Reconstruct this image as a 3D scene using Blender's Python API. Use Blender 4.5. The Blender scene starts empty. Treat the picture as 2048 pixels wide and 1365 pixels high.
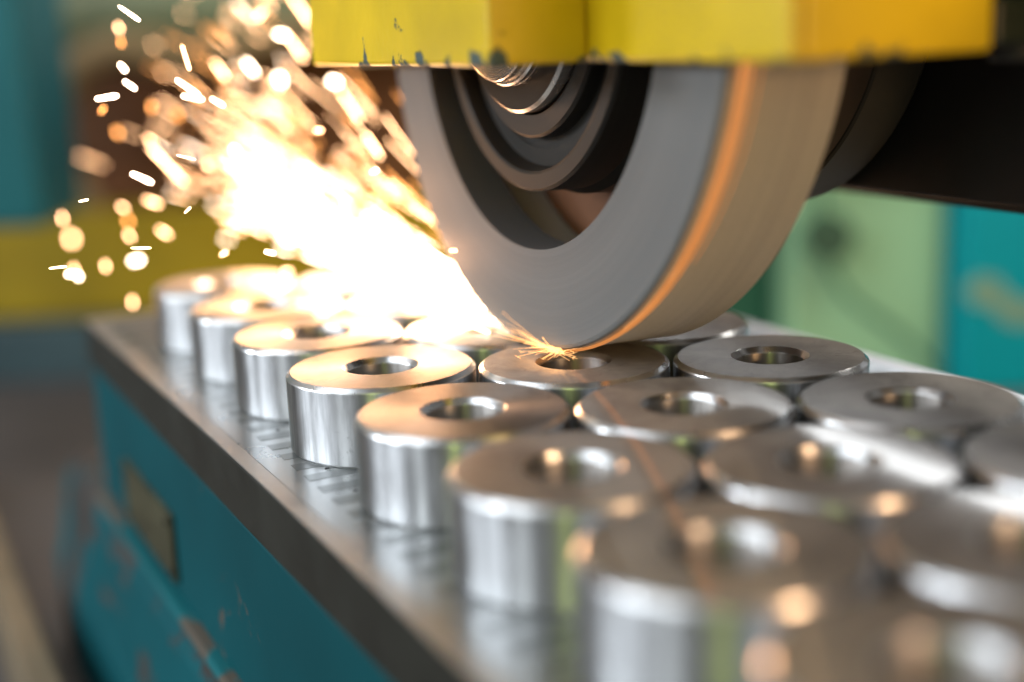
import bpy, bmesh, math, random
from mathutils import Vector, Matrix
import numpy as np

sc = bpy.context.scene
S = 0.03                      # one ring radius in metres; most numbers below are in ring radii
HR = 0.826                    # ring height
# ------------------------------------------------------------------ camera
# x runs across the table (away from its nameplate side), y along the table, z up, z = 0 on the chuck top
YAW = 0.46228; PITCH = 0.22339; ROLL = -0.04163
def uv(x, y, z):              # camera-heading axes to table axes
    c, s = math.cos(YAW), math.sin(YAW)
    return Vector((x*c + y*s, -x*s + y*c, z))
fwd = uv(0, math.cos(PITCH), -math.sin(PITCH)); upv = uv(0, math.sin(PITCH), math.cos(PITCH)); rtv = uv(1, 0, 0)
rr_ = rtv*math.cos(ROLL) + upv*math.sin(ROLL); uu_ = -rtv*math.sin(ROLL) + upv*math.cos(ROLL)
CAM = Vector((-4.9805, -13.1085, 4.2045))
cam = bpy.data.cameras.new('camera'); camo = bpy.data.objects.new('camera', cam)
sc.collection.objects.link(camo); sc.camera = camo
M3 = Matrix((rr_, uu_, -fwd)).transposed()
camo.matrix_world = Matrix.Translation(CAM*S) @ M3.to_4x4()
cam.sensor_width = 36; cam.lens = 2721.08/2048*36
cam.clip_start = 0.01; cam.clip_end = 100
cam.dof.use_dof = True; cam.dof.focus_distance = 13.95*S
cam.dof.aperture_fstop = (cam.lens/1000)/(0.57*S)
# ------------------------------------------------------------------ render settings
sc.view_settings.view_transform = 'Standard'; sc.view_settings.look = 'None'
sc.view_settings.exposure = 0; sc.view_settings.gamma = 1
sc.render.engine = 'CYCLES'
cy = sc.cycles
cy.use_denoising = True
try: cy.denoiser = 'OPENIMAGEDENOISE'
except Exception: pass
cy.max_bounces = 8; cy.glossy_bounces = 6; cy.diffuse_bounces = 3
cy.sample_clamp_indirect = 4.0
cy.blur_glossy = 0.3
# ------------------------------------------------------------------ world: dim even workshop air
wd = bpy.data.worlds.new('World'); sc.world = wd; wd.use_nodes = True
wd.node_tree.nodes['Background'].inputs[0].default_value = (0.62, 0.60, 0.57, 1)
wd.node_tree.nodes['Background'].inputs[1].default_value = 0.27
# ------------------------------------------------------------------ lamps
def area(name, pos, target, w, h, power, col):
    l = bpy.data.lights.new(name, 'AREA'); l.shape = 'RECTANGLE'; l.size = w*S; l.size_y = h*S
    l.energy = power; l.color = col
    o = bpy.data.objects.new(name, l); sc.collection.objects.link(o)
    p = CAM + uv(*pos); t = Vector(target)
    o.location = p*S
    o.rotation_euler = (t-p).to_track_quat('-Z', 'Y').to_euler()
    return o
def point(name, pos, power, col, rad):
    l = bpy.data.lights.new(name, 'POINT'); l.energy = power; l.color = col; l.shadow_soft_size = rad*S
    o = bpy.data.objects.new(name, l); sc.collection.objects.link(o); o.location = Vector(pos)*S
    return o
TG = (1, -2, 1)
COOL = (0.86, 0.93, 1.0)
area('window_light', (-62, 22, 13), TG, 12, 11, 11, COOL)       # tall window, straight left
area('window_light', (-56, -2, 13), TG, 20, 11, 11, COOL)       # next bay, left and behind the camera
area('window_light', (-40, -26, 14), TG, 10, 20, 3.5, (0.85, 0.92, 0.95))
area('window_foliage_light', (-9, -46, 14), TG, 1.6, 30, 2.6, (0.78, 0.95, 0.25))
bw = area('window_light', (20, 61, 15.6), TG, 50, 7.8, 6.5, COOL)   # strip window behind the machine
bw.rotation_euler = uv(-.55, -.84, 0).to_track_quat('-Z', 'Y').to_euler()
area('skylight', (-30, 4, 38), TG, 44, 26, 9, COOL)
point('workshop_lamp', (CAM + uv(27, -4, 38)), 24, (1.0, 0.60, 0.32), 2.0)
area('warm_rim_fill', (34, -26, 3), TG, 16, 10, 8, (1.0, 0.60, 0.29))  # low warm fill added for the wheel rim and the guard's end faces
area('background_fill', (16, 30, 16), CAM+uv(13, 42, -6), 12, 6, 3.8, (1.0, .97, .9))  # fill added to brighten the right background
area('background_fill', (-13, 32, 14), CAM+uv(-12, 46, -4), 12, 6, 3, (1.0, .95, .85))  # same added fill for the left background

# ------------------------------------------------------------------ node helpers
def mat(name):
    m = bpy.data.materials.new(name); m.use_nodes = True
    nt = m.node_tree; b = nt.nodes['Principled BSDF']
    return m, nt, b
def N(nt, t, **k):
    n = nt.nodes.new(t)
    for a, v in k.items():
        if a == 'ins':
            for i, x in v.items(): n.inputs[i].default_value = x
        else: setattr(n, a, v)
    return n
def ln(nt, a, b): nt.links.new(a, b)
def coords(nt, scale=(1, 1, 1), kind='Object'):
    tc = N(nt, 'ShaderNodeTexCoord'); mp = N(nt, 'ShaderNodeMapping'); mp.inputs['Scale'].default_value = scale
    ln(nt, tc.outputs[kind], mp.inputs[0]); return mp.outputs[0]
def noise(nt, vec, scale, detail=4, rough=.55, dist=0):
    n = N(nt, 'ShaderNodeTexNoise', ins={'Scale': scale, 'Detail': detail, 'Roughness': rough, 'Distortion': dist}); ln(nt, vec, n.inputs['Vector']); return n.outputs[0]
def ramp(nt, fac, stops):
    r = N(nt, 'ShaderNodeValToRGB'); el = r.color_ramp.elements
    el[0].position, el[0].color = stops[0][0], (*stops[0][1], 1)
    el[1].position, el[1].color = stops[-1][0], (*stops[-1][1], 1)
    for p, c in stops[1:-1]:
        e = el.new(p); e.color = (*c, 1)
    ln(nt, fac, r.inputs[0]); return r.outputs[0]
def val(a): return (a, a, a)
def mixc(nt, fac, a, b):
    m = N(nt, 'ShaderNodeMix', data_type='RGBA')
    for s, v in ((m.inputs[0], fac), (m.inputs[6], a), (m.inputs[7], b)):
        if hasattr(v, 'is_linked'): ln(nt, v, s)
        elif isinstance(v, tuple): s.default_value = (*v, 1)
        else: s.default_value = v
    return m.outputs[2]
def bump(nt, b, h, strength, dist=0.001):
    n = N(nt, 'ShaderNodeBump', ins={'Strength': strength, 'Distance': dist}); ln(nt, h, n.inputs['Height']); ln(nt, n.outputs[0], b.inputs['Normal'])
def flat(name, col, rough=.6, metal=0, nscale=30, var=.25, bmp=.15, spec=.35):
    m, nt, b = mat(name); b.inputs['Specular IOR Level'].default_value = spec; v = coords(nt)
    n = noise(nt, v, nscale, 5, .6)
    c = ramp(nt, n, ((.3, tuple(x*(1-var) for x in col)), (.7, tuple(min(1, x*(1+var)) for x in col))))
    ln(nt, c, b.inputs['Base Color']); b.inputs['Metallic'].default_value = metal
    r = ramp(nt, n, ((.3, val(max(.02, rough-(.03 if metal == 1 else .1)))), (.7, val(min(1, rough+(.03 if metal == 1 else .1)))))); ln(nt, r, b.inputs['Roughness'])
    if bmp: bump(nt, b, n, bmp, .0006)
    return m

# steel turned on a lathe: grooves run round the axis, so light spreads across them
def turned(name, col, rough, aniso, rot, streak=.5, per_object=True):
    m, nt, b = mat(name)
    b.inputs['Metallic'].default_value = 1
    v = coords(nt)
    oi = N(nt, 'ShaderNodeObjectInfo')
    add = N(nt, 'ShaderNodeVectorMath', operation='ADD'); ln(nt, v, add.inputs[0])
    mul = N(nt, 'ShaderNodeVectorMath', operation='SCALE', ins={3: 7.3}); cmb = N(nt, 'ShaderNodeCombineXYZ')
    for i in range(3): ln(nt, oi.outputs['Random'], cmb.inputs[i])
    ln(nt, cmb.outputs[0], mul.inputs[0]); ln(nt, mul.outputs[0], add.inputs[1])
    big = noise(nt, add.outputs[0], 60, 5, .6)
    # vertical streaks of oil and wear on the wall
    mp = N(nt, 'ShaderNodeMapping'); mp.inputs['Scale'].default_value = (1, 1, .10); ln(nt, add.outputs[0], mp.inputs[0])
    st = noise(nt, mp.outputs[0], 330, 4, .65)
    c0 = ramp(nt, st, ((.30, tuple(x*(1-streak*.55) for x in col)), (.60, col)))
    sp = noise(nt, add.outputs[0], 210, 6, .75, 1.2)
    spm = ramp(nt, sp, ((.64, val(0)), (.72, val(1))))
    c1 = mixc(nt, spm, c0, tuple(x*.45 for x in col))
    ln(nt, c1, b.inputs['Base Color'])
    r = ramp(nt, big, ((.3, val(rough*.8)), (.7, val(rough*1.25)))); ln(nt, r, b.inputs['Roughness'])
    b.inputs['Anisotropic'].default_value = aniso; b.inputs['Anisotropic Rotation'].default_value = rot
    tg = N(nt, 'ShaderNodeTangent', direction_type='RADIAL', axis='Z'); ln(nt, tg.outputs[0], b.inputs['Tangent'])
    bump(nt, b, st, .05, .0004)
    return m
M_SIDE = turned('turned_steel_wall', (.60, .61, .62), .40, .93, .25, .85)
M_CHAM = turned('steel_chamfer', (.76, .76, .76), .29, .5, .25, .15)
M_BORE = turned('bored_steel', (.66, .62, .58), .58, .96, .25, .5)
# top faces
def topface(name, col, rough, linear):
    m, nt, b = mat(name); b.inputs['Metallic'].default_value = 1
    oi = N(nt, 'ShaderNodeObjectInfo'); v = coords(nt)
    cmb = N(nt, 'ShaderNodeCombineXYZ'); mul = N(nt, 'ShaderNodeMath', operation='MULTIPLY', ins={1: 3.1}); ln(nt, oi.outputs['Random'], mul.inputs[0])
    for i in range(3): ln(nt, mul.outputs[0], cmb.inputs[i])
    add = N(nt, 'ShaderNodeVectorMath', operation='ADD'); ln(nt, v, add.inputs[0]); ln(nt, cmb.outputs[0], add.inputs[1])
    if linear:
        mp = N(nt, 'ShaderNodeMapping'); mp.inputs['Scale'].default_value = (1, .03, 1); ln(nt, add.outputs[0], mp.inputs[0])
        st = noise(nt, mp.outputs[0], 1500, 4, .7)
    else:
        ln_ = N(nt, 'ShaderNodeVectorMath', operation='LENGTH'); ln(nt, v, ln_.inputs[0])
        c2 = N(nt, 'ShaderNodeCombineXYZ'); ln(nt, ln_.outputs['Value'], c2.inputs[0]); ln(nt, mul.outputs[0], c2.inputs[1])
        st = noise(nt, c2.outputs[0], 2200, 4, .7)
    cl = noise(nt, add.outputs[0], 45, 5, .62, .6)
    fine = noise(nt, add.outputs[0], 150, 7, .78, 1.1)
    c0 = ramp(nt, cl, ((.30, tuple(x*.60 for x in col)), (.62, col)))
    sm = ramp(nt, fine, ((.54, val(0)), (.70, val(.75))))
    ln(nt, mixc(nt, sm, c0, tuple(x*.5 for x in col)), b.inputs['Base Color'])
    mx = N(nt, 'ShaderNodeMath', operation='ADD'); ln(nt, cl, mx.inputs[0]); ln(nt, st, mx.inputs[1])
    r = ramp(nt, mx.outputs[0], ((.0, val(rough*.7)), (1.0, val(rough*1.2)))); ln(nt, r, b.inputs['Roughness'])
    b.inputs['Anisotropic'].default_value = .3 if linear else .7
    if linear:
        tg = N(nt, 'ShaderNodeTangent', direction_type='RADIAL', axis='Z')
        # grooves run along y: rough across, along x
        cx = N(nt, 'ShaderNodeCombineXYZ', ins={0: 1.0}); ln(nt, cx.outputs[0], b.inputs['Tangent'])
    else:
        tg = N(nt, 'ShaderNodeTangent', direction_type='RADIAL', axis='Z'); ln(nt, tg.outputs[0], b.inputs['Tangent'])
        b.inputs['Anisotropic Rotation'].default_value = .25
    bump(nt, b, st, .05 if linear else .06, .0002)
    if linear:                  # polished lands between the grinding grooves
        g = N(nt, 'ShaderNodeBsdfPrincipled', ins={'Metallic': 1.0, 'Roughness': .09}); g.inputs['Base Color'].default_value = (*col, 1)
        mx2 = N(nt, 'ShaderNodeMixShader', ins={0: .30}); out = nt.nodes['Material Output']
        ln(nt, b.outputs[0], mx2.inputs[1]); ln(nt, g.outputs[0], mx2.inputs[2]); ln(nt, mx2.outputs[0], out.inputs[0])
    return m
M_TURNTOP = topface('turned_steel_face', (.42, .40, .385), .36, False)
M_GRNDTOP = topface('ground_steel_face', (.66, .615, .57), .46, True)

M_CHUCK = flat('chuck_steel', (.55, .56, .56), .29, 1, 55, .05, 0)
M_POLE = flat('pole_steel', (.34, .35, .35), .34, 1, 70, .05, 0)
M_RAIL = flat('rail_steel', (.56, .54, .52), .36, 1, 60, .10, .02)
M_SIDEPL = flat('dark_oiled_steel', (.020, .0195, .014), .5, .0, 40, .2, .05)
M_DARK = flat('dark_recess', (.012, .012, .012), .6, 0, 30, .2, 0)
M_SCREW = flat('black_screw', (.03, .03, .03), .5, .5, 40, .2, 0)

def worn_paint(name, paint, under, amount, scale=14, rough=.38, under2=None, edge=False):
    m, nt, b = mat(name); v = coords(nt); b.inputs['Specular IOR Level'].default_value = .45 if edge else .15
    big = noise(nt, v, scale, 6, .62, .8); fine = noise(nt, v, scale*9, 5, .7)
    tone = noise(nt, v, scale*.5, 3, .5)
    pc = ramp(nt, tone, ((.3, tuple(x*.78 for x in paint)), (.7, tuple(min(1, x*1.12) for x in paint))))
    mx = N(nt, 'ShaderNodeMath', operation='MULTIPLY_ADD', ins={1: .16}); ln(nt, fine, mx.inputs[0]); ln(nt, big, mx.inputs[2])
    if edge:                    # knocks along the lower edge
        sz = N(nt, 'ShaderNodeSeparateXYZ'); ln(nt, v, sz.inputs[0])
        eg = N(nt, 'ShaderNodeMapRange', ins={1: 0.0, 2: .0055, 3: .17, 4: 0.0}); ln(nt, sz.outputs[2], eg.inputs[0])
        ad = N(nt, 'ShaderNodeMath', operation='ADD'); ln(nt, mx.outputs[0], ad.inputs[0]); ln(nt, eg.outputs[0], ad.inputs[1]); mx = ad
    msk = ramp(nt, mx.outputs[0], ((.74-amount, val(0)), (.77-amount, val(1))))
    uc = under if under2 is None else ramp(nt, tone, ((.4, under), (.6, under2)))
    ln(nt, mixc(nt, msk, pc, uc), b.inputs['Base Color'])
    r = ramp(nt, msk, ((0, val(rough)), (1, val(.75)))); ln(nt, r, b.inputs['Roughness'])
    inv = ramp(nt, msk, ((0, val(1)), (1, val(0))))
    hb = N(nt, 'ShaderNodeMath', operation='MULTIPLY_ADD', ins={1: .25}); ln(nt, fine, hb.inputs[0]); ln(nt, inv, hb.inputs[2])
    bump(nt, b, hb.outputs[0], .6 if edge else .35, .0012 if edge else .0008)
    return m
M_TEAL = worn_paint('teal_machine_paint', (.0, .072, .088), (.10, .085, .07), .025, 16, .6)
M_TEALWORN = worn_paint('worn_teal_paint', (.0, .088, .108), (.06, .055, .052), .135, 10, .65, (.045, .04, .037))
M_TEALBG = worn_paint('teal_cabinet_paint', (.0, .31, .37), (.50, .42, .16), .05, 3.2, .45)
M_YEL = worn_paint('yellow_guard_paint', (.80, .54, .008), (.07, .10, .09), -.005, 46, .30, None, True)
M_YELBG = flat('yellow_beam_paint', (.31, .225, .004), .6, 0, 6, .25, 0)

# ------------------------------------------------------------------ mesh helpers
col = sc.collection
def obj(name, me, parent=None, mats=()):
    o = bpy.data.objects.new(name, me); col.objects.link(o)
    for m in mats: me.materials.append(m)
    if parent: o.parent = parent
    return o
def tag(o, label, cat, group=None, kind=None):
    if label: o['label'] = label
    if cat: o['category'] = cat
    if group: o['group'] = group
    if kind: o['kind'] = kind
    return o
def empty(name, loc, label, cat, group=None):
    o = bpy.data.objects.new(name, None); col.objects.link(o); o.location = Vector(loc)*S; o.empty_display_size = .02
    return tag(o, label, cat, group)
def lathe(name, prof, n=96, axis='Z', mat_ids=None):
    """prof: list of strips ((r0,h0),(r1,h1)); every strip has its own vertices so its edges stay crisp"""
    vs, fs, mi = [], [], []
    for k, ((r0, h0), (r1, h1)) in enumerate(prof):
        b0 = len(vs)
        for i in range(n):
            t = 2*math.pi*i/n; c, s = math.cos(t), math.sin(t)
            for r, h in ((r0, h0), (r1, h1)):
                vs.append((r*c*S, r*s*S, h*S) if axis == 'Z' else (h*S, r*c*S, r*s*S))
        for i in range(n):
            j = (i+1) % n
            fs.append((b0+2*i, b0+2*j, b0+2*j+1, b0+2*i+1)); mi.append(mat_ids[k] if mat_ids else 0)
    me = bpy.data.meshes.new(name); me.from_pydata(vs, [], fs)
    me.polygons.foreach_set('material_index', mi); me.polygons.foreach_set('use_smooth', [True]*len(fs)); me.update()
    return me
def chain(pts): return list(zip(pts[:-1], pts[1:]))
def box_me(name, x0, x1, y0, y1, z0, z1, bev=0.0, seg=2, off=(0, 0, 0)):
    bm = bmesh.new(); bmesh.ops.create_cube(bm, size=1)
    for v in bm.verts:
        v.co = Vector(((x0+x1)/2 + v.co.x*(x1-x0) - off[0], (y0+y1)/2 + v.co.y*(y1-y0) - off[1], (z0+z1)/2 + v.co.z*(z1-z0) - off[2]))*S
    if bev: bmesh.ops.bevel(bm, geom=list(bm.edges), offset=bev*S, segments=seg, affect='EDGES', profile=.5)
    me = bpy.data.meshes.new(name); bm.to_mesh(me); bm.free(); return me

# ------------------------------------------------------------------ floor and background
YR = -YAW
def bgbox(name, x0, x1, y0, y1, z0, z1, m, label=None, cat=None, bev=.15, parent=None, rot=0.0, kind=None):
    """box given in camera-heading axes (right, ahead, up from lens height), standing in the room"""
    cx, cyy = (x0+x1)/2, (y0+y1)/2
    me = box_me(name, x0-cx, x1-cx, y0-cyy, y1-cyy, 0, z1-z0, bev)
    o = obj(name, me, None, (m,))
    p = CAM + uv(cx, cyy, z0); o.location = p*S; o.rotation_euler = (0, 0, YR+rot)
    if parent:
        o.parent = parent; o.matrix_parent_inverse = Matrix.Translation(-parent.location)
    if label or kind: tag(o, label, cat, kind=kind)
    return o
FZ = -11.0
M_FLOOR = flat('workshop_floor', (.085, .076, .075), .65, 0, 4, .3, .1)
fl = bgbox('floor', -60, 60, -5, 94, FZ-.6, FZ, M_FLOOR, kind='structure', bev=0)
M_BROWN = flat('rusty_brown_sheet', (.115, .045, .012), .65, .1, 5, .45, .1)
M_GREENPIPE = flat('grey_green_pipe', (.12, .15, .09), .5, 0, 5, .35, .05)
M_GREEN = flat('pale_green_panel', (.27, .52, .31), .55, 0, 3, .10, .03)
M_DKGREEN = flat('dark_green_post', (.015, .10, .06), .5, 0, 3, .2, .03)
M_BLUEGREY = flat('blue_grey_base', (.045, .085, .10), .6, 0, 4, .3, .05)
M_DKTEAL = flat('dark_teal_paint', (.004, .10, .12), .45, 0, 4, .2, .05)
M_BLACKR = flat('black_rubber', (.012, .013, .012), .6, 0, 20, .2, .05)
M_WALL = flat('dark_brown_wall', (.055, .042, .032), .7, 0, 2, .3, .05)
bgbox('back_wall', -45, 60, 92, 93, FZ, 19.5, M_WALL, kind='structure', bev=0)
# right: panels of the neighbouring machine
pg = bgbox('control_cabinet', 8.3, 13.0, 40, 46, FZ, -3.4, M_GREEN, 'pale green cabinet between the dark green post and the teal cabinet', 'cabinet')
kn = lathe('knob', chain([(0, 0), (.55, 0), (.7, .25), (.7, .9), (0, .9)]), 32)
ko = obj('knob', kn, pg, (flat('dark_green_knob', (.035, .085, .05), .6, 0, 20, .2, 0),)); ko.location = Vector((-1.3, -3.05, FZ*-1-6.2))*S; ko.rotation_euler = (math.pi/2, 0, 0)
bgbox('machine_post', 4.6, 8.2, 41.5, 45, FZ, -3.4, M_DKGREEN, 'dark green upright post beside the pale green cabinet', 'post')
tcab = bgbox('teal_cabinet', 13.1, 24, 38.5, 46, FZ, -3.4, M_TEALBG, 'teal cabinet with a worn yellowish scrape in its paint', 'cabinet')
sv = [(-5.45, .55), (-5.1, 1.0), (-4.5, .9), (-4.1, .35), (-3.5, .15), (-3.0, .3), (-2.4, -.1), (-2.0, -.5), (-2.2, -1.1), (-2.7, -.7), (-3.2, -.45), (-3.9, -.5), (-4.3, -.35), (-4.7, .15), (-5.2, .2)]
bm = bmesh.new(); f_ = bm.faces.new([bm.verts.new((x*S, 0, z*S)) for x, z in sv]); ex = bmesh.ops.extrude_face_region(bm, geom=[f_])
bmesh.ops.translate(bm, verts=[g for g in ex['geom'] if isinstance(g, bmesh.types.BMVert)], vec=(0, -.03*S, 0))
sm_ = bpy.data.meshes.new('paint_scrape'); bm.to_mesh(sm_); bm.free()
so = obj('paint_scrape', sm_, tcab, (flat('old_ochre_primer', (.20, .33, .22), .7, 0, 8, .3, .05),)); so.location = Vector((0, -3.752, -FZ-8.4))*S
bgbox('reflection_blocker', 4.6, 24, 39.0, 46, -3.38, 4.5, M_WALL, 'added unseen dark brown hood across the tops of the green and teal cabinets', 'blocker')  # unseen block added so ring tops and chuck reflect dark below the window
so['label'] = 'ochre scrape where the teal paint is gone'
# left: teal column, pipe, brown guard sheet, yellow beam and base of another machine
bgbox('teal_column', -17, -11.6, 34, 37.5, -4.3, 9, M_DKTEAL, 'teal box column hanging beside the brown sheet', 'column')
bgbox('splash_sheet', -19, 1.5, 47, 47.6, -5.3, .2, M_BROWN, 'dark rusty brown splash sheet behind the flying sparks', 'splash sheet')
pm = lathe('pipe', chain([(0, -13), (1.5, -13), (1.5, 13), (0, 13)]), 40, axis='X')
po = obj('overhead_pipe', pm, None, (M_GREENPIPE,)); po.location = (CAM+uv(-8, 46, 1.2))*S; po.rotation_euler = (0, 0, YR)
tag(po, 'thick grey green pipe above the brown splash sheet', 'pipe')
def bgtube(name, pts, r, m, label, cat):
    cu = bpy.data.curves.new(name, 'CURVE'); cu.dimensions = '3D'; cu.bevel_depth = r*S; cu.bevel_resolution = 4; cu.use_fill_caps = True
    sp_ = cu.splines.new('BEZIER'); sp_.bezier_points.add(len(pts)-1)
    p0 = CAM+uv(*pts[0])
    for bp_, p in zip(sp_.bezier_points, pts):
        bp_.co = (CAM+uv(*p)-p0)*S; bp_.handle_left_type = bp_.handle_right_type = 'AUTO'
    tmp = bpy.data.objects.new(name, cu); col.objects.link(tmp)
    me = bpy.data.meshes.new_from_object(tmp.evaluated_get(bpy.context.evaluated_depsgraph_get())); bpy.data.objects.remove(tmp)
    o = obj(name, me, None, ()); o.location = p0*S; me.materials.clear(); me.materials.append(m)
    return tag(o, label, cat)
M_HOSE = flat('dusty_tan_hose', (.17, .125, .06), .65, 0, 9, .35, .1)
bgtube('hose', [(-14.6, 44, -3.4), (-14.0, 44, -1.3), (-12.4, 44, -.1), (-9.5, 44, -.35), (-6, 45, .3), (-2, 46, .2)], .62, M_HOSE, 'thick dusty tan hose sagging across the brown splash sheet', 'hose')
bgtube('strut', [(-14.4, 43, -2.2), (-12.9, 43, -4.9)], .26, flat('tan_strut', (.24, .17, .08), .6, 0, 9, .3, .1), 'thin tan strut leaning beside the teal column', 'strut')
bgtube('cable', [(9.0, 39.2, -4.0), (9.6, 39.2, -7.5), (11.8, 39.3, -9.5), (12.9, 38.6, -10.9)], .10, M_DKGREEN, 'dark green cable drooping across the pale green cabinet', 'cable')
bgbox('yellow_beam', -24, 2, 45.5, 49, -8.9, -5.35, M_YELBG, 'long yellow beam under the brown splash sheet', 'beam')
bgbox('machine_plinth', -26, 2, 45, 50, FZ, -8.95, M_BLUEGREY, 'low blue grey plinth carrying the yellow beam', 'plinth')

# ------------------------------------------------------------------ machine bed, table and chuck
U0, U1, V0, V1 = -1.575, 6.655, -13.5, 8.95
tb = empty('machine_table', (2.5, 0, -3.0), 'teal painted machine table with a nameplate, carrying the steel chuck', 'machine table')
def tpart(name, x0, x1, y0, y1, z0, z1, m, par, bev=.0, base=(2.5, 0, -3.0)):
    return obj(name, box_me(name, x0, x1, y0, y1, z0, z1, bev, off=base), par, (m,))
TP = -.69
tpart('body', U0+.03, U1-.03, V0, V1-.05, -2.85, TP-.012, M_TEAL, tb, .05)
tpart('ledge', U0-.13, U1+.13, V0, V1, -3.0, -2.855, worn_paint('teal_ledge_highlight', (.01, .13, .15), (.12, .10, .08), .10, 14, .5), tb, .05)  # ledge's highlight is put into its colour: paler teal than the body
npz = tpart('nameplate', U0-.04, U0+.04, 3.75, 6.7, -2.62, -1.68, flat('tarnished_nameplate', (.10, .095, .055), .45, .6, 40, .45, .2), tb, .02)
for yy in (3.9, 6.55):
    for zz in (-1.80, -2.50):
        rv = obj('rivet', lathe('rivet', chain([(.05, 0), (.045, .03), (0, .04)]), 12, 'X'), npz, (M_SCREW,))
        rv.location = Vector((U0-.04-2.5, yy, zz+3.0))*S; rv.rotation_euler = (0, 0, math.pi)
# bed: flared casting under the table
bed = bpy.data.meshes.new('machine_bed')
prof = [(-1.5, -3.004), (-1.72, -3.35), (-1.95, -4.6), (-2.05, -4.9), (-2.05, -6.79), (7.2, -6.79), (7.2, -3.004)]
vs = [(x*S, y*S, z*S) for y in (V0-.5, 12.0) for x, z in prof]; n = len(prof)
bed.from_pydata(vs, [], [(i, (i+1) % n, n+(i+1) % n, n+i) for i in range(n)] + [tuple(range(n))[::-1], tuple(range(n, 2*n))]); bed.update()
tag(obj('machine_bed', bed, None, (M_TEALWORN,)), 'flared machine bed of badly worn teal paint below the table', 'machine bed')
rail = tag(obj('floor_rail', box_me('floor_rail', -3.25, -2.75, -10, 24, -6.79, -5.2, .06), None, (flat('tan_rail', (.20, .155, .10), .55, .2, 12, .25, .1),)), 'long tan metal rail on the floor beside the bed', 'rail')

ck = empty('magnetic_chuck', (2.5, 0, TP), 'long grey steel magnetic chuck with pole strips under the rings', 'chuck')
B2 = (2.5, 0, TP)
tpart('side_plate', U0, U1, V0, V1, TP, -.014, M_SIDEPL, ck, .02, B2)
tpart('top_plate', U0+.19, U1-.19, V0+.2, V1-.2, -.0138, 0, M_CHUCK, ck, 0, B2)
for x0, x1 in ((U0+.004, U0+.184), (U1-.184, U1-.004)):
    tpart('edge_rail', x0, x1, V0+.004, V1-.004, -.0138, .004, M_RAIL, ck, .004, B2)
for y0, y1 in ((V1-.184, V1-.006),):
    tpart('end_rail', U0+.19, U1-.19, y0, y1, -.0138, .004, M_RAIL, ck, .004, B2)
pme = box_me('pole_strip', -3.70, 3.70, -.10, .10, 0, .003, 0); pme.materials.append(M_POLE)
sme = lathe('screw', chain([(.025, 0), (.022, .004), (0, .004)]), 12); sme.materials.append(M_SCREW)
k = 0; y = V0+.6
while y < V1-.3:
    ps = bpy.data.objects.new('pole_strip', pme); col.objects.link(ps); ps.parent = ck; ps.location = Vector((2.56-2.5, y, .0006-TP))*S
    if k % 2 == 0:
        s_ = bpy.data.objects.new('screw', sme); col.objects.link(s_); s_.parent = ck; s_.location = Vector((-.86-2.5, y+.2, .0008-TP))*S
    y += .405; k += 1

# ------------------------------------------------------------------ steel rings
CH = .05
rp = [((0.355, .0), (.97, .0)), ((.97, 0), (1, .03)), ((1, .03), (1, HR-CH)), ((1, HR-CH), (.995, HR-CH+.012)), ((.995, HR-CH+.012), (1-CH+.006, HR-.004)), ((1-CH+.006, HR-.004), (1-CH, HR)),
      ((1-CH, HR), (.404, HR)), ((.404, HR), (.398, HR-.005)), ((.398, HR-.005), (.36, HR-.055)), ((.36, HR-.055), (.355, HR-.065)), ((.355, HR-.065), (.355, 0))]
ids = [0, 1, 0, 1, 1, 1, 2, 1, 1, 1, 3]
ring_me = {}
for nm, tm in (('turned', M_TURNTOP), ('ground', M_GRNDTOP)):
    me = lathe('steel_ring', rp, 128, 'Z', ids)
    for m in (M_SIDE, M_CHAM, tm, M_BORE): me.materials.append(m)
    ring_me[nm] = me
SE = 2.0443; DU, DV = 1.756, -1.0195
ORD = ['first', 'second', 'third', 'fourth', 'fifth', 'sixth', 'seventh', 'eighth']
ROWN = ('row beside the nameplate', 'middle row', 'row farthest from the nameplate')
random.seed(4)
for kcol, (n0, n1) in enumerate(((1, 8), (1, 7), (1, 6))):
    for n in range(n0, n1+1):
        o = bpy.data.objects.new('steel_ring', ring_me['turned' if (kcol == 0 and n <= 5) or n <= 3 and kcol == 1 else 'ground']); col.objects.link(o)
        o.location = Vector((kcol*DU + random.uniform(-.006, .006), kcol*DV - (n-4)*SE, .0045))*S
        lab = 'steel ring, %s from the far table end, %s' % (ORD[n-1], ROWN[kcol])
        if (kcol, n) == (1, 4): lab = 'steel ring being ground, under the wheel with fine sparks over its bore'
        tag(o, lab, 'steel ring', 'steel rings set out in rows on the chuck')

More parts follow.
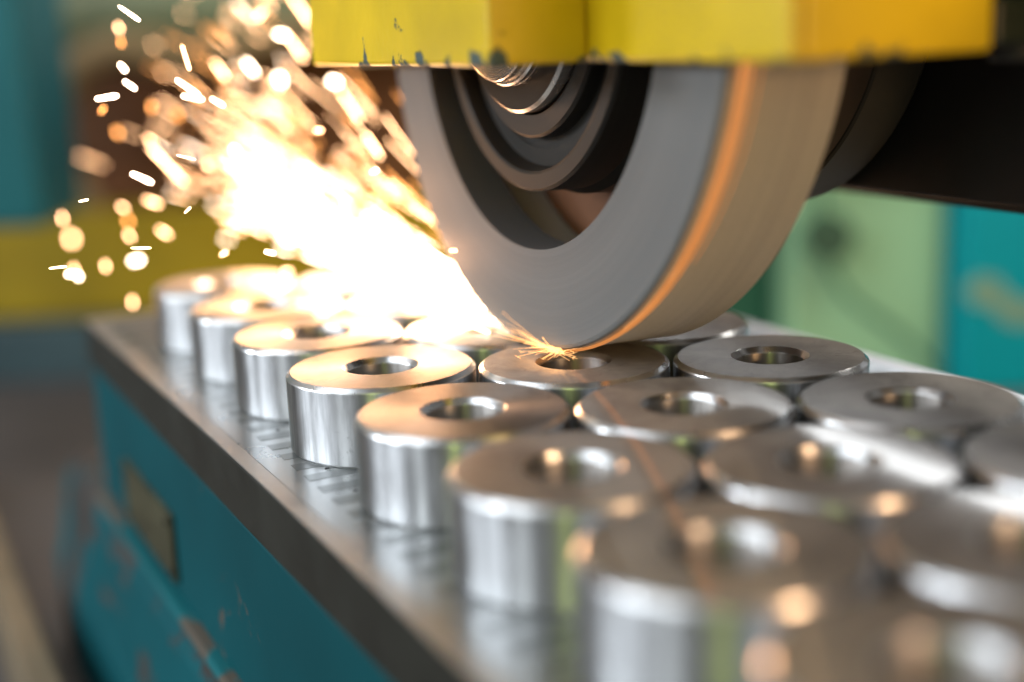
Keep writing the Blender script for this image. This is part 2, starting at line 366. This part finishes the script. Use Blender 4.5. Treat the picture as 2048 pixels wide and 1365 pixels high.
# ------------------------------------------------------------------ grinding wheel
WX, WY, WZ = 1.739, -.166, 3.87+HR
RW, WW, RI = 3.835, 1.24, 2.774
def wheel_mat(name, base, rough, var, warm):
    m, nt, b = mat(name); v = coords(nt)
    sx = N(nt, 'ShaderNodeSeparateXYZ'); ln(nt, v, sx.inputs[0])
    c2 = N(nt, 'ShaderNodeCombineXYZ'); ln(nt, sx.outputs[1], c2.inputs[0]); ln(nt, sx.outputs[2], c2.inputs[1])
    le = N(nt, 'ShaderNodeVectorMath', operation='LENGTH'); ln(nt, c2.outputs[0], le.inputs[0])
    c3 = N(nt, 'ShaderNodeCombineXYZ'); ln(nt, le.outputs['Value'], c3.inputs[0]); ln(nt, sx.outputs[0], c3.inputs[1])
    bands = noise(nt, c3.outputs[0], 420, 5, .7); wide = noise(nt, c3.outputs[0], 60, 3, .6)
    grit = noise(nt, v, 2600, 2, .6)
    md = N(nt, 'ShaderNodeMath', operation='ADD'); ln(nt, bands, md.inputs[0]); ln(nt, wide, md.inputs[1])
    cc = ramp(nt, md.outputs[0], ((.35, tuple(x*(1-var) for x in base)), (.65, tuple(x*(1+var) for x in warm))))
    # ramp input runs 0..1 for the sum of two noises around 1.0, so halve it
    hv = N(nt, 'ShaderNodeMath', operation='MULTIPLY', ins={1: .5}); ln(nt, md.outputs[0], hv.inputs[0])
    nt.links.new(hv.outputs[0], cc.node.inputs[0])
    gm = ramp(nt, grit, ((.35, val(.82)), (.65, val(1.0))))
    mm = N(nt, 'ShaderNodeMix', data_type='RGBA', blend_type='MULTIPLY', ins={0: 1.0}); ln(nt, cc, mm.inputs[6]); ln(nt, gm, mm.inputs[7])
    ln(nt, mm.outputs[2], b.inputs['Base Color']); b.inputs['Roughness'].default_value = rough
    bump(nt, b, bands, .12, .0005)
    return m
M_WFACE = wheel_mat('abrasive_face', (.150, .155, .157), .55, .14, (.16, .158, .155))
M_WRIM = wheel_mat('abrasive_rim', (.43, .39, .33), .6, .07, (.46, .42, .35))
M_WBORE = wheel_mat('abrasive_bore', (.10, .10, .105), .6, .1, (.11, .11, .11))
M_WBACK = wheel_mat('abrasive_back', (.52, .52, .53), .6, .06, (.52, .52, .52))
M_HUBDK = wheel_mat('blackened_hub_steel', (.020, .018, .016), .5, .2, (.022, .02, .017)); M_HUBDK.node_tree.nodes['Principled BSDF'].inputs['Metallic'].default_value = .2
M_HUBED = wheel_mat('hub_edge_steel', (.030, .028, .025), .5, .15, (.03, .028, .025)); M_HUBED.node_tree.nodes['Principled BSDF'].inputs['Metallic'].default_value = .8
M_NUT = turned('turned_nut_steel', (.62, .58, .53), .25, .6, .25, .1)
for nd in M_NUT.node_tree.nodes:
    if nd.type == 'TANGENT': nd.axis = 'X'
wh = empty('grinding_wheel', (WX, WY, WZ), 'large grey abrasive grinding wheel touching a steel ring', 'grinding wheel')
wh.rotation_euler = Matrix.Rotation(-.024, 4, 'Z').to_euler()
wh.rotation_euler = (Matrix.Rotation(-.024, 4, 'Z') @ Matrix.Rotation(.02, 4, 'Y')).to_euler()
e_ = .05
wp = chain([(RI, 0), (RW-e_, 0), (RW-e_*.3, e_*.3), (RW, e_), (RW, WW-.02), (RW-.02, WW), (3.02, WW)]) + [((RI, 0), (RI, .536)), ((RI, .536), (3.02, .56)), ((3.02, .56), (3.02, WW))]
wme = lathe('abrasive_ring', wp, 256, 'X', [0, 0, 0, 1, 1, 0, 2, 2, 3])
wo = obj('abrasive_ring', wme, wh, (M_WFACE, M_WRIM, M_WBORE, M_WBACK))
bp = lathe('backing_plate', chain([(0, WW-.08), (3.015, WW-.08), (3.015, WW+.04), (0, WW+.04)]), 128, 'X')
obj('backing_plate', bp, wh, (flat('brown_backing_plate', (.20, .085, .04), .6, 0, 30, .2, .05),))
fp = lathe('flange', chain([(1.72, .22), (1.90, .22), (1.95, .04), (1.98, .03), (2.13, .03), (2.16, .06), (2.16, .5), (2.22, .62), (2.22, WW-.08)]), 160, 'X', [0, 0, 1, 0, 1, 0, 0, 0])
obj('flange', fp, wh, (M_HUBDK, M_HUBED))
dp = lathe('clamp_disc', chain([(1.36, .10), (1.36, .06), (1.57, .05), (1.60, .08), (1.60, .24), (1.75, .24)]), 128, 'X', [0, 0, 1, 0, 0])
obj('clamp_disc', dp, wh, (M_HUBDK, M_HUBED))
ws = lathe('washer', chain([(1.0, -.09), (1.30, -.09), (1.335, -.06), (1.335, .07)]), 128, 'X', [1, 0, 0])
obj('washer', ws, wh, (M_NUT, M_HUBED))
npf = []
nt_ = lathe('lock_nut', chain([(.98, -.22), (1.03, -.22), (1.05, -.20), (1.05, -.16), (1.03, -.15), (1.05, -.14), (1.05, -.09)]), 128, 'X')
obj('lock_nut', nt_, wh, (M_NUT,))
pts = [(0, -.34)]
for i in range(1, 40):
    r = i*.0245; pts += [(r, -.34), (r+.008, -.343), (r+.016, -.34)]
pts += [(.99, -.335), (1.0, -.32), (1.0, -.26), (.985, -.25), (.985, -.2)]
obj('spindle_end', lathe('spindle_end', chain(pts), 128, 'X'), wh, (M_NUT,))
obj('spindle', lathe('spindle', chain([(.9, WW+.04), (.9, 3.2)]), 64, 'X'), wh, (M_HUBDK,))

# ------------------------------------------------------------------ spindle housing and head
M_HOUS = flat('black_housing_paint', (.034, .031, .022), .55, 0, 25, .3, .1)
M_HEAD = flat('black_head_paint', (.004, .004, .004), .7, 0, 25, .3, .1)
hs = empty('spindle_housing', (4.4, WY-.05, WZ), 'black cylindrical spindle housing behind the grinding wheel', 'spindle housing')
obj('nose', lathe('nose', chain([(.95, .15), (2.30, .15), (2.33, 0), (2.50, 0), (2.515, .012), (2.54, .03), (2.56, .60), (2.52, .66), (.95, .66)]), 128, 'X', [0, 0, 0, 1, 0, 0, 0, 0]), hs, (M_HOUS, M_HUBED))
obj('head_plate', box_me('head_plate', 5.10, 5.21, -9, 4.5, 1.57+HR, 9.5, .03, off=(4.4, WY-.05, WZ)), hs, (M_HEAD,))
obj('added_shade_bar', box_me('added_shade_bar', 6.9, 7.5, -4.2, 7.5, 1.14+HR, 2.15+HR, .1, off=(4.4, WY-.05, WZ)), hs, (M_HEAD,))  # unseen bar added to block the rear window from the farthest ring row
br = obj('bracket', box_me('bracket', 3.45, 5.2, -5.0, -4.2, 3.12+HR, 3.5+HR, .05, off=(4.4, WY-.05, WZ)), hs, (flat('dark_green_bracket', (.022, .03, .018), .4, 0, 20, .2, .05),))
bo = obj('bolt', lathe('bolt', chain([(0, -.16), (.2, -.16), (.24, -.12), (.24, 0)]), 6), br, (M_SCREW,)); bo.location = (Vector((4.1, -4.6, 3.125+HR))-Vector((4.4, WY-.05, WZ)))*S

# ------------------------------------------------------------------ yellow guard
GZ = 3.08+HR; GT = 8.4+HR
gd = empty('wheel_guard', (2.3, -.4, GZ), 'chipped yellow painted wheel guard over the grinding wheel', 'wheel guard')
GB = (2.3, -.4, GZ)
def gp(name, *a, bev=.05): return obj(name, box_me(name, *a, bev, 3, GB), gd, (M_YEL,))
gp('hub_cover', .30, 1.296, -2.30, 2.42, GZ+.005, GT-1.2)
gp('front_plate', 1.30, 1.42, -5.15, 4.15, GZ, GT)
gp('end_plate', 1.425, 3.28, -5.15, -5.03, GZ, GT)
gp('end_plate', 1.425, 3.28, 4.03, 4.15, GZ-.06, GT)
gp('top_plate', 1.425, 3.28, -5.025, 4.025, GT-.12, GT)
gp('back_plate', 3.16, 3.28, -5.025, 4.025, WZ+2.2, GT-.125)

# ------------------------------------------------------------------ sparks
def glow(name, c, strength):
    m = bpy.data.materials.new(name); m.use_nodes = True; nt = m.node_tree
    nt.nodes.remove(nt.nodes['Principled BSDF'])
    e = N(nt, 'ShaderNodeEmission'); e.inputs[0].default_value = (*c, 1); e.inputs[1].default_value = strength
    ln(nt, e.outputs[0], nt.nodes['Material Output'].inputs[0])
    try: m.cycles.emission_sampling = 'NONE'
    except Exception: pass
    return m
G_HOT = glow('white_hot_spark', (1.0, .72, .50), 24)
G_WARM = glow('orange_spark', (1.0, .54, .27), 22)
G_DIM = glow('dull_orange_spark', (1.0, .38, .10), 10)
G_THIN = glow('thin_white_spark', (1.0, .74, .42), 12)
G_ARC = glow('orange_rim_spark', (1.0, .36, .10), .7)
G_ARC2 = glow('bright_rim_spark', (1.0, .44, .15), 1.15)
G_FINE = glow('fine_spark', (1.0, .48, .17), 3.4)
def streak(vs, fs, p, d, length, r, n=6):
    """a glowing grain: spindle-shaped solid"""
    d = d.normalized(); a = d.orthogonal().normalized(); b = d.cross(a)
    b0 = len(vs)
    vs.append(p - d*length*.5)
    for t, k in ((-.42, .75), (.30, 1.0), (.46, .7)):
        for i in range(n):
            an = 2*math.pi*i/n
            vs.append(p + d*length*t + (a*math.cos(an)+b*math.sin(an))*r*k)
    vs.append(p + d*length*.5); last = len(vs)-1
    for i in range(n):
        j = (i+1) % n
        fs.append((b0, b0+1+j, b0+1+i))
        for q in range(2):
            s0 = b0+1+q*n; fs.append((s0+i, s0+j, s0+n+j, s0+n+i))
        fs.append((b0+1+2*n+i, b0+1+2*n+j, last))
def tube(vs, fs, pts, r0, r1, n=4):
    b0 = len(vs); m = len(pts)
    for k, p in enumerate(pts):
        d = (pts[min(k+1, m-1)]-pts[max(k-1, 0)]).normalized(); a = d.orthogonal().normalized(); b = d.cross(a)
        r = r0+(r1-r0)*k/(m-1)
        for i in range(n):
            an = 2*math.pi*i/n; vs.append(p+(a*math.cos(an)+b*math.sin(an))*r)
    for k in range(m-1):
        for i in range(n):
            j = (i+1) % n; fs.append((b0+k*n+i, b0+k*n+j, b0+(k+1)*n+j, b0+(k+1)*n+i))
def mesh_from(name, vs, fs):
    me = bpy.data.meshes.new(name); me.from_pydata([tuple(v*S) for v in vs], [], fs); me.update(); return me
rnd = random.Random(11)
O = Vector((1.85, -.1, HR+.03))
batches = {'hot': ([], [], G_HOT), 'warm': ([], [], G_WARM), 'dim': ([], [], G_DIM)}
def throw(s, el, side, off):
    d = Vector((math.sin(side)*math.cos(el), math.cos(side)*math.cos(el), math.sin(el)))
    p = O + Vector((off, 0, 0)) + d*s
    p.z -= .0012*s*s
    return p, d - Vector((0, 0, .0024*s))
def in_wheel(p): return 1.55 < p.x < 3.3 and math.hypot(p.y-WY, p.z-WZ) < RW+.06
def add_spark(s, el, side, off, key, L, r):
    p, d = throw(s, el, side, off)
    if p.z < HR+.03: p.z = HR+.03+rnd.random()*.08
    if in_wheel(p) or in_wheel(p-d.normalized()*L*.6): return
    vs, fs, _ = batches[key]; streak(vs, fs, p, d, L, r, 5)
for i in range(500):
    s = rnd.uniform(.3, 13.5)*rnd.uniform(.55, 1)
    add_spark(s, max(.03, rnd.gauss(.088, .032)), rnd.gauss(-.015, .035), rnd.uniform(-.30, .5), 'hot' if rnd.random() < .65 else 'warm', rnd.uniform(.25, 1.1), rnd.uniform(.007, .015))
for i in range(340):
    s = rnd.uniform(2.5, 14)
    el = .10+rnd.expovariate(1/.13)
    if el > .62: continue
    add_spark(s, el, rnd.gauss(-.02, .06), rnd.uniform(-.2, .6), rnd.choices(('hot', 'warm', 'dim'), (.08, .52, .40))[0], rnd.uniform(.2, 1.5), rnd.uniform(.0035, .0075)*(.6+.05*s))
ss = empty('spark_stream', O, 'dense white hot stream of sparks thrown off behind the grinding wheel', 'sparks'); ss['kind'] = 'stuff'
for k, (vs, fs, m) in batches.items():
    o = obj('spark_cloud', mesh_from('spark_cloud', [v-O for v in vs], fs), ss, (m,)); o['kind'] = 'stuff'
# single sparks that stand apart from the stream
SINGLE = [
    (-1.83,2.03,4.56, 0.17,-0.21,-0.17, 0.021,"hp"), (-1.01,6.75,4.48, 0.01,-0.06,-0.09, 0.017,"wp"), (-1.22,5.66,4.28, 0.00,-0.05,-0.09, 0.017,"dp"), (-1.66,3.51,3.98, 0.05,-0.08,-0.09, 0.024,"hb"), (-1.72,2.92,3.79, 0.10,-0.13,-0.10, 0.023,"hb"),
    (-2.07,2.49,3.68, 0.22,-0.18,0.03, 0.028,"Hb"), (-1.75,4.57,3.46, 0.05,-0.03,0.07, 0.016,"db"), (-0.53,7.37,3.34, -0.00,-0.06,-0.11, 0.022,"db"), (-0.83,8.56,2.94, 0.03,-0.07,-0.09, 0.029,"db"), (0.03,8.19,3.16, -0.00,-0.05,-0.10, 0.029,"db"),
    (-1.26,2.11,3.75, 0.19,-0.24,-0.19, 0.028,"Hb"), (-1.10,2.57,3.62, 0.20,-0.19,-0.05, 0.023,"hb"), (-0.99,1.93,3.58, 0.11,-0.13,-0.09, 0.028,"Hb"), (-1.16,2.48,4.07, 0.02,-0.17,-0.28, 0.014,"wb"), (-0.62,7.29,2.87, 0.06,-0.08,-0.07, 0.018,"wb"),
    (-0.44,7.11,2.50, 0.36,-0.54,-0.53, 0.018,"wb"), (-1.62,0.97,3.08, 0.16,-0.15,-0.05, 0.013,"tb"), (-1.74,2.67,2.75, 0.19,-0.20,-0.11, 0.028,"Hb"), (-2.62,1.37,2.69, 0.09,-0.07,0.02, 0.013,"ty"), (-1.92,7.67,1.80, -0.00,-0.05,-0.10, 0.018,"wy"),
    (-1.06,12.72,0.83, 0.01,-0.07,-0.12, 0.047,"wy"), (-1.87,7.46,1.06, 0.01,-0.06,-0.09, 0.018,"wy"), (-2.39,4.39,1.48, 0.07,-0.05,0.03, 0.025,"hy"), (-2.15,5.37,1.29, 0.05,-0.07,-0.06, 0.029,"hy"), (-2.95,1.37,2.03, 0.16,-0.13,0.02, 0.013,"ty"),
    (-1.54,6.75,1.17, -0.00,-0.05,-0.09, 0.018,"wy"), (-1.11,7.30,1.92, 0.06,-0.07,-0.06, 0.018,"wy"), (-0.87,8.24,1.60, 0.01,-0.06,-0.10, 0.029,"dy"), (-0.71,7.11,1.98, 0.17,-0.17,-0.08, 0.018,"wy"), (-0.62,6.96,1.54, 0.11,-0.13,-0.10, 0.018,"wy"),
    (-1.04,7.07,1.15, 0.13,-0.10,0.03, 0.039,"hy"), (-2.16,1.02,2.19, 0.18,-0.15,-0.00, 0.013,"ty"), (-1.17,6.98,0.56, -0.01,-0.05,-0.10, 0.018,"wy"), (-0.90,2.58,1.80, 0.06,-0.05,0.04, 0.015,"wy"), (-0.70,1.37,1.94, 0.09,-0.09,-0.02, 0.022,"hs"),
    (0.62,5.07,1.07, 0.08,-0.07,0.00, 0.017,"ws"), (1.07,6.89,4.60, 0.12,-0.08,0.12, 0.018,"wg"), (1.31,6.70,4.30, 0.12,-0.11,-0.03, 0.039,"hg"), (1.95,7.62,4.67, 0.19,-0.40,-0.51, 0.019,"wg"), (1.91,6.22,3.59, 0.09,-0.10,-0.05, 0.057,"hs"),
    (0.62,3.30,3.10, 0.07,-0.06,-0.00, 0.016,"ws"), (0.63,1.48,2.72, 0.06,-0.05,0.03, 0.023,"hs"), (-1.68,0.87,2.55, 0.06,-0.04,0.06, 0.013,"ty"), (0.29,-1.35,2.19, 0.05,-0.05,-0.00, 0.012,"ws"), (-1.08,7.18,1.51, 0.03,-0.07,-0.09, 0.018,"wy"),
    (0.44,7.01,3.83, 0.12,-0.22,-0.26, 0.018,"wb"), (0.84,6.82,3.85, 0.10,-0.17,-0.20, 0.029,"hs"), (1.47,6.57,4.11, 0.15,-0.31,-0.39, 0.018,"wg"), (2.07,6.05,3.25, 0.17,-0.36,-0.44, 0.018,"ws"), (1.92,4.85,2.74, 0.12,-0.27,-0.34, 0.017,"ws"),
    (1.51,7.57,3.63, 0.04,-0.10,-0.13, 0.052,"hs"), (0.09,6.84,2.48, 0.04,-0.07,-0.08, 0.018,"wb"), (-0.07,4.72,2.83, 0.04,-0.06,-0.07, 0.029,"hs"),
]
KIND = {'h': (G_HOT, 'white hot spark grain'), 'H': (G_HOT, 'fat blazing white spark grain'), 'w': (G_WARM, 'glowing orange spark grain'),
        'd': (G_DIM, 'dull reddish orange cooling spark'), 't': (G_THIN, 'thin crisp white spark needle')}
PLACE = {'y': 'in front of the yellow beam', 'p': 'high in front of the grey green pipe', 'b': 'in front of the brown splash sheet',
         'g': 'close beside the yellow guard', 's': 'among the edges of the spark stream'}
for x, y, z, dx, dy, dz, r, k in SINGLE:
    vs, fs = [], []; d = Vector((dx, dy, dz)); streak(vs, fs, Vector((0, 0, 0)), d, d.length, r, 8)
    o = obj('spark', mesh_from('spark', vs, fs), None, (KIND[k[0]][0],)); o.location = Vector((x, y, z))*S
    lb = KIND[k[0]][1]+' '+PLACE[k[1]]
    tag(o, lb, 'spark', 'each '+lb)
# sparks carried up round the wheel's rim
WM = wh.rotation_euler.to_matrix()
def wpt(xa, r, th): return Vector((WX, WY, WZ)) + WM @ Vector((xa, -math.sin(th)*r, -math.cos(th)*r))
ab = {'a': ([], [], G_ARC), 'b': ([], [], G_ARC2)}
for i in range(30):
    k = min(.98, abs(rnd.gauss(.0, .30)))
    t0 = 0.0 if rnd.random() < .65 else rnd.uniform(.1, .9); t1 = 2.0 if rnd.random() < .7 else t0+rnd.uniform(.25, .8)
    lift = rnd.uniform(.006, .03); pts = []
    m = max(6, int((t1-t0)*18))
    for q in range(m+1):
        th = t0+(t1-t0)*q/m
        xa = .05 + (.07+.19*k)*(1.0 if i % 7 else 1.7)*min(1, th/1.15)**.8
        pts.append(wpt(xa, RW+lift+.01*th, th))
    key = 'b' if rnd.random() < .35 else 'a'
    tube(ab[key][0], ab[key][1], pts, .004, rnd.uniform(.003, .009), 4)
rs = empty('rim_sparks', O, 'orange streaks of sparks carried up round the rim of the grinding wheel', 'sparks'); rs['kind'] = 'stuff'
for k, (vs, fs, m) in ab.items():
    o = obj('rim_spark_band', mesh_from('rim_spark_band', [v-O for v in vs], fs), rs, (m,)); o['kind'] = 'stuff'
# the fine star-shaped burst where the wheel meets the ring
C0 = wpt(-.005, RW+.012, .19)
vs, fs = [], []
def twig(p, d, L, r, depth):
    pts = [p]; q = p.copy(); dd = d.normalized()
    for i in range(5):
        dd = (dd + Vector((rnd.gauss(0, .06), rnd.gauss(0, .06), rnd.gauss(-.01, .025)))).normalized(); q = q+dd*L/5
        if q.z < HR+.015: q.z = HR+.015
        pts.append(q.copy())
    tube(vs, fs, pts, r, r*.45, 4)
    if depth > 0 and rnd.random() < .55:
        for _ in range(rnd.randint(2, 6)):
            twig(q, Vector((rnd.gauss(0, 1), rnd.gauss(0, 1), rnd.gauss(.0, .5))), rnd.uniform(.02, .055), r*.6, 0)
for i in range(64):
    an = rnd.gauss(.0, 1.0); back = rnd.random() < .6
    d = Vector((-.30+rnd.gauss(0, .40), (1 if back else -1)*abs(rnd.gauss(.6, .4)), rnd.gauss(.0, .045)))
    twig(C0+Vector((-.02+rnd.gauss(0, .03), rnd.gauss(0, .1), rnd.uniform(0, .04))), d, abs(rnd.gauss(.15, .11))+.04, rnd.uniform(.002, .0034), 1)
for i in range(16):
    d = Vector((-.10+rnd.gauss(0, .06), 1, .10+rnd.gauss(0, .05)))
    twig(C0+Vector((-.04, rnd.gauss(0, .06), .01)), d, rnd.uniform(.4, 1.3), rnd.uniform(.002, .0032), 1)
sb = tag(obj('spark_burst', mesh_from('spark_burst', [v-C0 for v in vs], fs), None, (G_FINE,)), 'fine forked orange sparks bursting where the wheel meets the ring', 'sparks', kind='stuff'); sb.location = C0*S
# the light the stream itself gives
point('spark_glow', O+Vector((-.1, 3.0, .55)), .14, (1.0, .47, .22), .3)
point('spark_glow', O+Vector((-.2, 6.0, .9)), .23, (1.0, .47, .22), .4)
point('spark_glow', O+Vector((-.4, 9.5, 1.2)), .36, (1.0, .48, .18), .5)
